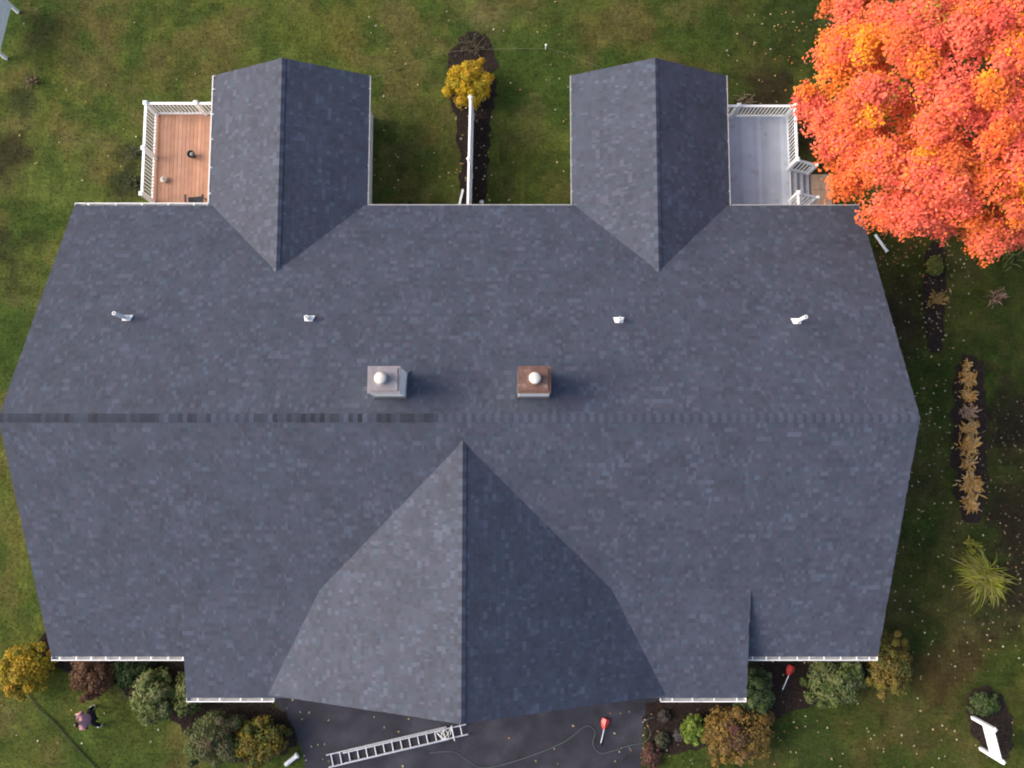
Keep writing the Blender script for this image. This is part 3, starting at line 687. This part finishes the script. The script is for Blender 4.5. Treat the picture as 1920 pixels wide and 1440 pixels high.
shrub('small faded mauve plant at the top of the driveway bed', 1246, 1343, 12, 10, .3, [(.12, .1, .09), (.09, .075, .07)], .03)
shrub('dull red low bush at the corner of the driveway bed', 1222, 1418, 17, 22, .4, [(.17, .075, .06), (.12, .06, .05), (.1, .07, .05)], .035)
shrub('dusty violet small plant left of the lime bush', 1273, 1378, 9, 11, .25, [(.12, .11, .12), (.1, .09, .1)], .028)
shrub('yellow green leafy plant in the narrow northeastern bed', 1754, 498, 17, 18, .5, [(.17, .18, .045), (.13, .15, .04)], .045)

# rosettes: wilted perennials with long strap leaves
def rosette(label, px, py, r, pal, n=26, wid=.03, h=.25, group=None, name='perennial_plant', cat='plant', up=.5, lean=(0, 0), z=.02):
    _seed[0] += 1; g = random.Random(_seed[0]); b = at(px, py, h * .4); rm = r / 53.0
    mb = MB()
    for k in range(n):
        a = g.uniform(0, 6.283); l = rm * g.uniform(.3, .9); c = pal[g.randrange(len(pal))]; v = g.uniform(.75, 1.25); c = tuple(q * v for q in c)
        d = Vector((math.cos(a) + lean[0], math.sin(a) + lean[1], 0)); d = d / max(d.length, .6); s_ = Vector((-d.y, d.x, 0)); ws = wid * g.uniform(.7, 1.2); hh = h * g.uniform(.4, 1.1)
        P = []
        for i, t in enumerate((0, .35, .7, 1.0)):
            zz = z + hh * (t * 2.2 - t * t * (2.2 - up)) ; q = d * (l * t) + Vector((0, 0, max(.015, zz))); wk = ws * (.45, 1, .8, .08)[i]
            P += [q - s_ * wk, q + s_ * wk]
        oo = Vector((g.gauss(0, .3) * rm, g.gauss(0, .3) * rm, 0)); P = [q + oo for q in P]
        mb.add(P, [(0, 1, 3, 2), (2, 3, 5, 4), (4, 5, 7, 6)], c)
    t = thing(name, label, cat, (b.x, b.y, 0), group)
    mb.build('leaf_rosette', M['leaf'], t)
    part(MB().lathe((b.x, b.y, 0), [(.05, 0), (.04, .04), (.0001, .06)], 8), 'root_crown', M['bark'], t)
    return t
TAN = [(.55, .3, .08), (.62, .39, .14), (.45, .24, .06), (.55, .38, .18)]
TG = 'wilted perennials in the eastern beds'
rosette('tan wilted perennial in the narrow bed below the maple', 1758, 563, 20, [(.3, .19, .06), (.36, .24, .09), (.22, .15, .05)], 40, .04, .28, TG)
spots = [(1812, 686, 12, 16, 'tiny tan perennial, topmost in the long dark strip bed'), (1815, 708, 19, 34, 'tan starry perennial, second from the top of the strip bed'),
         (1815, 741, 18, 26, 'sparse pale tan perennial, third from the top of the strip bed'), (1817, 771, 17, 30, 'pinkish tan perennial, fourth from the top of the strip bed'),
         (1819, 803, 20, 44, 'dense orange tan perennial, upper of the joined pair mid strip bed'), (1818, 836, 21, 56, 'dense orange tan perennial, lower of the joined pair mid strip bed'),
         (1816, 868, 17, 20, 'sparse whitish tan perennial below the joined pair'), (1822, 908, 23, 60, 'largest round tan perennial near the bottom of the strip bed'), (1820, 944, 18, 44, 'tan perennial at the very bottom of the strip bed')]
for x, y, r, n, l in spots: rosette(l, x, y, r * 1.05, TAN if 'pink' not in l else [(.4, .26, .17), (.45, .3, .2)], int(n * 2.2), .03, .3, TG)
rosette('green grassy clump at the right picture edge below the maple', 1893, 480, 34, [(.11, .13, .03), (.08, .1, .03), (.15, .15, .05)], 46, .022, .4, TG)
rosette('dry pinkish brown plant on the eastern lawn', 1870, 558, 22, [(.2, .12, .08), (.3, .2, .15), (.14, .09, .05)], 44, .022, .35, TG)
rosette('yellow green small plant directly above the ornamental grass', 1824, 1022, 18, [(.28, .26, .04), (.2, .2, .04)], 40, .03, .3, TG)
rosette('dry brown tuft on the western lawn near the white panel', 62, 152, 17, [(.13, .1, .05), (.18, .13, .07), (.05, .04, .03)], 36, .02, .25, TG)
rosette('dry brown stalks at the top of the fence bed', 886, 84, 28, [(.09, .075, .045), (.13, .11, .06), (.06, .05, .035)], 60, .015, .3, TG)
rosette('pale dry stems beside the grey deck', 1395, 188, 22, [(.2, .16, .1), (.13, .1, .07)], 40, .014, .3, TG)
rosette('grey green weed growing beside the brown deck', 252, 285, 20, [(.06, .07, .035), (.09, .1, .055)], 50, .02, .35, TG)
rosette('grey green weed below the brown deck railing', 248, 340, 18, [(.055, .065, .03), (.08, .09, .045)], 46, .02, .35, TG)
# ornamental grass leaning to the lower right
def orn_grass(px, py):
    b = at(px, py, .3); t = thing('ornamental_grass', 'large lime green ornamental grass with long drooping blades', 'ornamental grass', (b.x, b.y, 0)); g = random.Random(44); mb = MB()
    for k in range(360):
        a = g.gauss(0, .62) + (R(-48) if g.random() < .5 else R(150)); l = g.uniform(.35, 1.12) * (1.0 if math.cos(a - R(-50)) > 0 else .95); d = Vector((math.cos(a), math.sin(a), 0)); s_ = Vector((-d.y, d.x, 0))
        o = Vector((g.gauss(0, .14), g.gauss(0, .14), 0)); hh = g.uniform(.35, .75); v = g.uniform(.6, 1.35); c = (.26 * v, .27 * v, .035 * v) if g.random() < .75 else (.36 * v, .31 * v, .12 * v)
        P = []
        for i, f in enumerate((0, .3, .6, .85, 1.0)):
            q = o + d * (l * f) + s_ * (.08 * f * f * math.sin(k)) + Vector((0, 0, .03 + hh * (2.4 * f - 2.1 * f * f))); wk = .013 * (.7, 1, .9, .6, .1)[i]; P += [q - s_ * wk, q + s_ * wk]
        mb.add(P, [(0, 1, 3, 2), (2, 3, 5, 4), (4, 5, 7, 6), (6, 7, 9, 8)], c)
    mb.build('blades', M['leaf'], t); part(MB().lathe((b.x, b.y, 0), [(.16, 0), (.12, .06), (.0001, .09)], 10), 'root_crown', M['bark'], t)
orn_grass(1848, 1082)

# ------------------------------------------------------------------ the maple
tc_ = at(1815, 165, 5.2); tree = thing('maple_tree', 'large maple tree with blazing orange and coral autumn leaves', 'tree', (tc_.x, tc_.y, 0))
ORG = [(.87, .195, .05), (.87, .175, .105), (.88, .25, .04), (.8, .14, .09), (.86, .34, .025), (.7, .17, .05), (.4, .3, .035)]
g0 = np.random.default_rng(9); P, Nn, K = [], [], []
crad = np.array((5.0, 5.0, 3.3))
LA = np.array([0, 90, 140, 151, 160, 171, 185, 200, 212, 226, 240, 247, 255, 275, 290, 360]); LR = np.array([320, 320, 332, 325, 255, 322, 330, 333, 318, 330, 325, 337, 308, 330, 320, 320]) / 315.0
def lob(a): return float(np.interp(math.degrees(a) % 360, LA, LR))
NCL = 360
for i in range(NCL):
    k = i + .5; zz = 1 - k / NCL * 1.25; th = math.pi * (1 + 5 ** .5) * k + g0.normal(0, .3); rr = math.sqrt(max(0, 1 - zz * zz))
    cr = g0.uniform(.34, .74); q = np.array((rr * math.cos(th), rr * math.sin(th), zz)); sc_ = lob(th) * g0.uniform(.88, 1.03)
    if i % 4 == 3: sc_ *= g0.uniform(.55, .8)
    elif g0.random() < .02: continue
    cc_ = np.array((tc_.x, tc_.y, 5.2)) + q * (crad - cr * .6) * np.array((sc_, sc_, g0.uniform(.85, 1.1)))
    per = int(560 * (cr / .6) ** 2); u = g0.normal(size=(per, 3)); u /= np.linalg.norm(u, axis=1, keepdims=True); u[:, 2] = np.where(u[:, 2] < -.35, -u[:, 2], u[:, 2])
    # each clump is itself lumpy
    ph = g0.uniform(0, 6.28, 3); lump = 1 + .22 * np.sin(5 * u[:, 0] + ph[0]) * np.sin(5 * u[:, 1] + ph[1]) + .12 * np.sin(9 * u[:, 2] + ph[2])
    P.append(cc_ + u * ((g0.uniform(.2, 1, per) ** .5) * cr * lump)[:, None] * np.array((1, 1, .75)))
    Nn.append(u * .6 + q * .3 + g0.normal(0, .45, (per, 3)) + np.array((-.15, 0, .85)))
    ci = g0.choice(7, p=[.22, .26, .12, .2, .1, .06, .04]); base = np.array(ORG[ci])
    if zz < .05: base = np.array(ORG[g0.choice([5, 0, 1, 3])]) * .92
    other = np.array(ORG[g0.choice(7, p=[.28, .22, .16, .2, .05, .06, .03])]); mk = (g0.random(per) < .25)[:, None]
    K.append((np.where(mk, other, base) * g0.normal(1, .14, (per, 1)).clip(.6, 1.35) * g0.normal(1, .06, (per, 3))).clip(.01, .88))
P = np.concatenate(P); Nn = np.concatenate(Nn); K = np.concatenate(K)
Vv, Ff, Cc = leaves(P - np.array((tc_.x, tc_.y, 0)), Nn, .05, K, 77)
link('crown', fastmesh('crown', Vv, Ff, Cc), M['leaf'], tree)
mb = MB(); mb.tube([(0, 0, -.1), (.03, 0, .4), (.05, .03, 1.6), (.0, .05, 3.0), (0, 0, 5.5), (.1, .1, 7.3)], [.34, .26, .23, .2, .13, .03], 12); mb.build('trunk', M['bark'], tree, True)
rb = random.Random(3)
for k in range(26):
    a = k * 2.4; z0 = rb.uniform(1.8, 5.2); l = rb.uniform(2.6, 4.2) * (1 - (z0 - 1.8) * .12); rise = rb.uniform(.6, 1.9)
    e = Vector((math.cos(a) * l, math.sin(a) * l, z0 + rise)); s0 = Vector((0, .03, z0)); m1 = s0.lerp(e, .5) + Vector((rb.gauss(0, .15), rb.gauss(0, .15), .25))
    mb = MB(); mb.tube([s0, m1, e], [.09, .055, .012], 7)
    for j in range(4):
        f = rb.uniform(.4, .95); q = s0.lerp(e, f) + Vector((0, 0, .15)); aa = a + rb.choice((-1, 1)) * rb.uniform(.5, 1.0); mb.tube([q, q + Vector((math.cos(aa) * .9, math.sin(aa) * .9, .4))], [.03, .006], 5)
    mb.build('limb', M['bark'], tree, True)

# fallen leaves scattered over lawn, beds and driveway
lp, lc = [], []
def scatter(n, x0, y0, x1, y1, pal, s=1.0):
    for _ in range(n):
        p = at(rng.uniform(x0, x1), rng.uniform(y0, y1), .035); lp.append(tuple(p)); lc.append(np.array(pal[rng.integers(len(pal))]) * rng.uniform(.6, 1.15))
PALE = [(.5, .44, .26), (.42, .33, .16), (.55, .5, .38), (.38, .22, .1), (.45, .4, .2)]
scatter(230, 1640, 480, 1840, 1000, PALE); scatter(130, 1640, 980, 1920, 1440, PALE); scatter(90, 1360, 20, 1620, 330, PALE); scatter(160, 1840, 740, 1920, 1190, [(.2, .15, .1), (.3, .22, .15), (.14, .09, .06)])
scatter(60, 1380, 1230, 1660, 1440, PALE); scatter(50, 1205, 1300, 1400, 1440, PALE); scatter(26, 520, 1310, 1200, 1440, PALE); scatter(12, 545, 1320, 640, 1440, PALE); scatter(12, 1150, 1320, 1215, 1440, PALE); scatter(50, 850, 180, 925, 385, PALE); scatter(60, 690, 0, 1070, 380, PALE)
scatter(45, 0, 1200, 560, 1440, PALE); scatter(25, 0, 0, 400, 380, PALE); scatter(60, 1720, 460, 1790, 670, [(.4, .25, .1), (.5, .4, .2)]); scatter(90, 1590, 400, 1740, 520, [(.55, .2, .06), (.4, .25, .1)]); scatter(120, 1450, 20, 1640, 400, [(.55, .2, .06), (.5, .3, .12)])
lp = np.array(lp); Vv, Ff, Cc = leaves(lp, np.tile([0, 0, 1.0], (len(lp), 1)) + rng.normal(0, .25, (len(lp), 3)), .042, np.array(lc), 5, .15, .75)
tag(link('fallen_leaves', fastmesh('fallen_leaves', Vv, Ff, Cc), M['leaf']), 'pale fallen leaves scattered over lawn and beds', 'fallen leaves', kind='stuff')

# ------------------------------------------------------------------ ladder on the driveway
la, lb = at(614, 1427.5, .08), at(876, 1366, .08); dl = (lb - la); LL = dl.length; dl.normalize(); sl = Vector((-dl.y, dl.x, 0))
lad = thing('extension_ladder', 'aluminium extension ladder lying on the driveway below the gable', 'ladder', (la.x, la.y, 0))
def lrail(f0, f1, off, z): part(MB().beam(la + dl * (LL * f0) + sl * off + upv * (z - .08), la + dl * (LL * f1) + sl * off + upv * (z - .08), .035, .08), 'rail', M['alu'], lad, bevel=.006)
for s_ in (-1, 1): lrail(0, .86, s_ * .21, .055); lrail(.12, 1.0, s_ * .17, .135)
k = int(LL / .305)
for i in range(k):
    q = la + dl * (.16 + i * .305); z = .055 if i < k * .82 else .135
    part(MB().tube([q - sl * .2 + upv * (z - .08), q + sl * .2 + upv * (z - .08)], .019, 8), 'rung', M['alu'], lad)
q = la + dl * (LL * .9); part(MB().tube([q - sl * .3 + upv * .14, q + sl * .3 + upv * .14], .02, 8), 'standoff_bar', M['alu'], lad)
for s_ in (-1, 1): part(MB().box((q + sl * .3 * s_ + upv * .13)[:], (.07, .07, .06)), 'standoff_pad', M['black'], lad)
q = la + dl * (LL * .8); rope = [q + dl * (.16 * math.sin(a * 1.7)) + sl * (.15 * math.cos(a * 2.3)) + dl * (a * .035) + upv * .12 for a in np.linspace(0, 9, 60)]
part(MB().tube(rope, .009, 5), 'rope', M['white'], lad)

# cords and lines
def curve(P, n=10):
    P = [Vector(p) for p in P]; out = []
    for i in range(len(P) - 1):
        a = P[max(i - 1, 0)]; b = P[i]; c = P[i + 1]; d = P[min(i + 2, len(P) - 1)]
        for k in range(n):
            t = k / n; out.append(.5 * ((2 * b) + (c - a) * t + (2 * a - 5 * b + 4 * c - d) * t * t + (3 * b - a - 3 * c + d) * t ** 3))
    return out + [P[-1]]
def cord(name, label, P, r, m, z=.02, cat='cord'):
    o = MB().tube(curve([at(x, y, z) for x, y in P]), r, 6).build(name, M[m], None, True); return tag(o, label, cat)
cord('air_hose', 'thin grey hose winding across the driveway into the right bed', [(805, 1412), (850, 1410), (880, 1428), (905, 1440), (950, 1432), (1010, 1412), (1060, 1390), (1098, 1362), (1116, 1372), (1112, 1395), (1125, 1412), (1150, 1408), (1180, 1398), (1208, 1392), (1220, 1375), (1212, 1352), (1225, 1345)], .009, 'cord', .024)
cord('lawn_cable', 'dark cable running diagonally across the southwest lawn', [(52, 1300), (75, 1330), (105, 1358), (140, 1398), (185, 1445)], .022, 'darkcord', .05)
cord('string_line', 'thin pale string stretched over the back lawn past the fence bed', [(694, 148), (760, 122), (840, 98), (930, 92), (1022, 91)], .006, 'paleline', .12)
cord('string_line', 'thin pale string running from the lawn stake to the eastern gable', [(1024, 90), (1060, 100), (1130, 128)], .005, 'paleline', .12)
p = at(1023, 92); t = thing('lawn_stake', 'small pale stake holding the string on the back lawn', 'stake', (p.x, p.y, 0))
part(MB().tube([(p.x, p.y, 0), (p.x, p.y, .28)], .02, 8), 'shaft', M['white'], t); part(MB().box((p.x, p.y, .3), (.06, .06, .05)), 'head', M['white'], t)
# small pale fixture by the wall
p = at(903, 379, .3); t = thing('path_light', 'small white path light beside the house wall next to the fence', 'light', (p.x, p.y, 0))
part(MB().tube([(p.x, p.y, 0), (p.x, p.y, .3)], .015, 8), 'shaft', M['white'], t); part(MB().lathe((p.x, p.y, .28), [(.05, 0), (.08, .03), (.06, .08), (.0001, .1)], 12), 'head', M['white'], t, True)

a = at(1641, 440, .06); b = at(1662, 470, .06); t = thing('loose_downspout', 'white pipe lying on the grass at the roof corner below the maple', 'pipe', (a.x, a.y, 0))
part(MB().tube([a, b], .05, 12), 'pipe', M['white'], t); part(MB().tube([b + (b - a).normalized() * -.02, b + (b - a).normalized() * .05], .062, 12), 'collar', M['white'], t)
# red tools
def tool(label, hx, hy, ex, ey):
    a = at(hx, hy, .1); b = at(ex, ey, .04); t = thing('leaf_scoop', label, 'garden tool', (a.x, a.y, 0), 'red garden tools'); d = (b - a).normalized(); s_ = Vector((-d.y, d.x, 0)); s_.normalize()
    mb = MB(); W_ = [(-.22, .05, .0), (-.2, .12, .05), (-.08, .14, .07), (.06, .1, .08), (.16, .04, .06)]
    vs = []
    for u, ww, zz in W_: vs += [a + d * u - s_ * ww - upv * .03, a + d * u + upv * zz, a + d * u + s_ * ww - upv * .03]
    vs += [v - upv * .03 for v in vs]; m_ = len(W_); fs = []
    for i in range(m_ - 1):
        for j in range(2):
            o = i * 3 + j; fs.append((o, o + 1, o + 4, o + 3)); o2 = o + 3 * m_; fs.append((o2 + 3, o2 + 4, o2 + 1, o2))
    for i in range(m_ - 1): fs += [(i * 3, i * 3 + 3, i * 3 + 3 + 3 * m_, i * 3 + 3 * m_), (i * 3 + 2 + 3 * m_, i * 3 + 5 + 3 * m_, i * 3 + 5, i * 3 + 2)]
    mb.add(vs, fs); part(mb, 'scoop', M['red'], t)
    part(MB().tube([a + d * .1 + upv * .04, b], .018, 8), 'handle', M['alu'], t); part(MB().tube([b - d * .06, b + d * .04], .028, 8), 'grip', M['black'], t)
tool('red plastic scoop with a grey handle lying on the driveway', 1134, 1359, 1126, 1396); tool('red plastic scoop with a long handle leaning among the eastern front bushes', 1481, 1259, 1466, 1296)
# dark fabric bag at the lower edge of the driveway
p = at(1168, 1422, .12); t = thing('tool_bag', 'dark blue fabric tool bag on the driveway beside the right bed', 'bag', (p.x, p.y, 0))
mb = MB(); mb.lathe((p.x, p.y, 0), [(.26, 0), (.29, .08), (.26, .2), (.16, .25), (.05, .22), (.0001, .22)], 14); o = part(mb, 'bag_body', M['bluetarp'], t, True); 
for v in o.data.vertices: v.co.x *= .85; v.co.y *= 1.15; v.co.x += .03 * math.sin(v.co.y * 14); v.co.z *= 1 + .15 * math.sin(v.co.x * 11)
part(MB().tube([(p.x - .1, p.y - .05, .2), (p.x - .06, p.y, .34), (p.x + .06, p.y + .02, .34), (p.x + .1, p.y + .05, .2)], .016, 6), 'bag_handle', M['black'], t)
# white ribbed drain outlet beside the driveway
a = at(535, 1434, .08); b = at(556, 1417, .08); mb = MB(); d = (b - a).normalized(); nr = 10
dr = thing('drain_outlet', 'white ribbed drain pipe end lying beside the driveway', 'drain pipe', (a.x, a.y, 0))
PP, RR = [], []
for i in range(nr * 2 + 1): PP.append(a.lerp(b, i / (nr * 2))); RR.append(.085 if i % 2 else .07)
part(MB().tube(PP, RR, 14), 'ribbed_pipe', M['white'], dr, False); part(MB().tube([b - d * .02, b + d * .05], .1, 14), 'collar', M['white'], dr)

# ------------------------------------------------------------------ the person on the lawn
def skinned(name, verts, edges, radii, m, parent, root=0, sub=2):
    me = bpy.data.meshes.new(name); me.from_pydata([tuple(v) for v in verts], edges, []); o = link(name, me, m, parent)
    o.modifiers.new('skin', 'SKIN').use_smooth_shade = True
    for i, r in enumerate(radii):
        sv_ = me.skin_vertices[0].data[i]; sv_.radius = r if isinstance(r, tuple) else (r, r); sv_.use_root = (i == root)
    s_ = o.modifiers.new('subd', 'SUBSURF'); s_.levels = sub; s_.render_levels = sub
    return o
def person():
    f1 = at(176, 1324, .06); f2 = at(190, 1360, .06); pel = at(171, 1344, .82); hd = at(145, 1357.5, 1.38)
    base = Vector((pel.x, pel.y, 0)); L = lambda v: Vector(v) - base
    pel = L(pel); f1 = L(f1); f2 = L(f2); hd = L(hd); fw = Vector((hd.x - pel.x, hd.y - pel.y, 0)).normalized(); sd_ = Vector((-fw.y, fw.x, 0))
    chest = pel.lerp(hd, .52) + upv * .03; neck = pel.lerp(hd, .78); 
    shl = chest.lerp(neck, .6) - sd_ * .19; shr = chest.lerp(neck, .6) + sd_ * .19
    hpl = pel - sd_ * .1; hpr = pel + sd_ * .1
    feet = (f2, f1) if (f2 - hpl).length < (f2 - hpr).length else (f1, f2)
    kn = [hp.lerp(f, .5) + fw * .1 + upv * .03 for hp, f in ((hpl, feet[0]), (hpr, feet[1]))]
    el = [shl - sd_ * .06 + fw * .06 - upv * .26, shr + sd_ * .06 + fw * .06 - upv * .26]; wr = [e + fw * .2 - upv * .14 for e in el]
    hand = [q + fw * .07 - upv * .04 for q in wr]
    V = [pel, chest, neck, hd - upv * .03, hd + upv * .07, hd + fw * .1 - upv * .01, hpl, kn[0], feet[0] + upv * .05, feet[0] + fw * .14, hpr, kn[1], feet[1] + upv * .05, feet[1] + fw * .14, shl, el[0], wr[0], hand[0], shr, el[1], wr[1], hand[1]]
    Ed = [(0, 1), (1, 2), (2, 3), (3, 4), (3, 5), (0, 6), (6, 7), (7, 8), (8, 9), (0, 10), (10, 11), (11, 12), (12, 13), (1, 14), (14, 15), (15, 16), (16, 17), (1, 18), (18, 19), (19, 20), (20, 21)]
    Rr = [.09, .1, .05, .085, .085, .03, .06, .045, .036, .03, .06, .045, .036, .03, .045, .035, .028, .026, .045, .035, .028, .026]
    for s_, h in ((-1, 17), (1, 21)):                     # five fingers rooted in each palm
        for j, ln_ in enumerate((.06, .075, .08, .075, .06)):
            i0 = len(V); o = V[h] + sd_ * ((j - 2) * .018) + fw * .02
            if j == 0: o = V[h] + sd_ * (-s_ * .03)
            V += [o + fw * ln_ * .6 - upv * .015, o + fw * ln_ - upv * .05]; Ed += [(h, i0), (i0, i0 + 1)]; Rr += [.009, .008]
    t = thing('person', 'person in pink shirt and dark trousers bending over on the southwest lawn', 'person', tuple(base))
    skinned('body', V, Ed, Rr, M['skin'], t)
    # shirt
    S = [pel + upv * .03, chest, neck - (neck - chest) * .25, shl, el[0], el[0].lerp(wr[0], .5), shr, el[1], el[1].lerp(wr[1], .5)]
    skinned('shirt', S, [(0, 1), (1, 2), (1, 3), (3, 4), (4, 5), (1, 6), (6, 7), (7, 8)], [.17, .21, .12, .12, .08, .07, .12, .08, .07], M['pink'], t)
    T = [pel - upv * .02, hpl, kn[0], kn[0].lerp(feet[0], .9), hpr, kn[1], kn[1].lerp(feet[1], .9)]
    skinned('trousers', T, [(0, 1), (1, 2), (2, 3), (0, 4), (4, 5), (5, 6)], [.155, .12, .085, .065, .12, .085, .065], M['trouser'], t)
    skinned('hair', [hd + upv * .02 - fw * .05, hd + upv * .06, hd + upv * .05 + fw * .05], [(0, 1), (1, 2)], [.1, .105, .085], M['hair'], t)
    for f in feet: skinned('shoe', [f + upv * .0 - fw * .06, f, f + fw * .16], [(0, 1), (1, 2)], [.045, .05, .04], M['shoe'], t)
person()
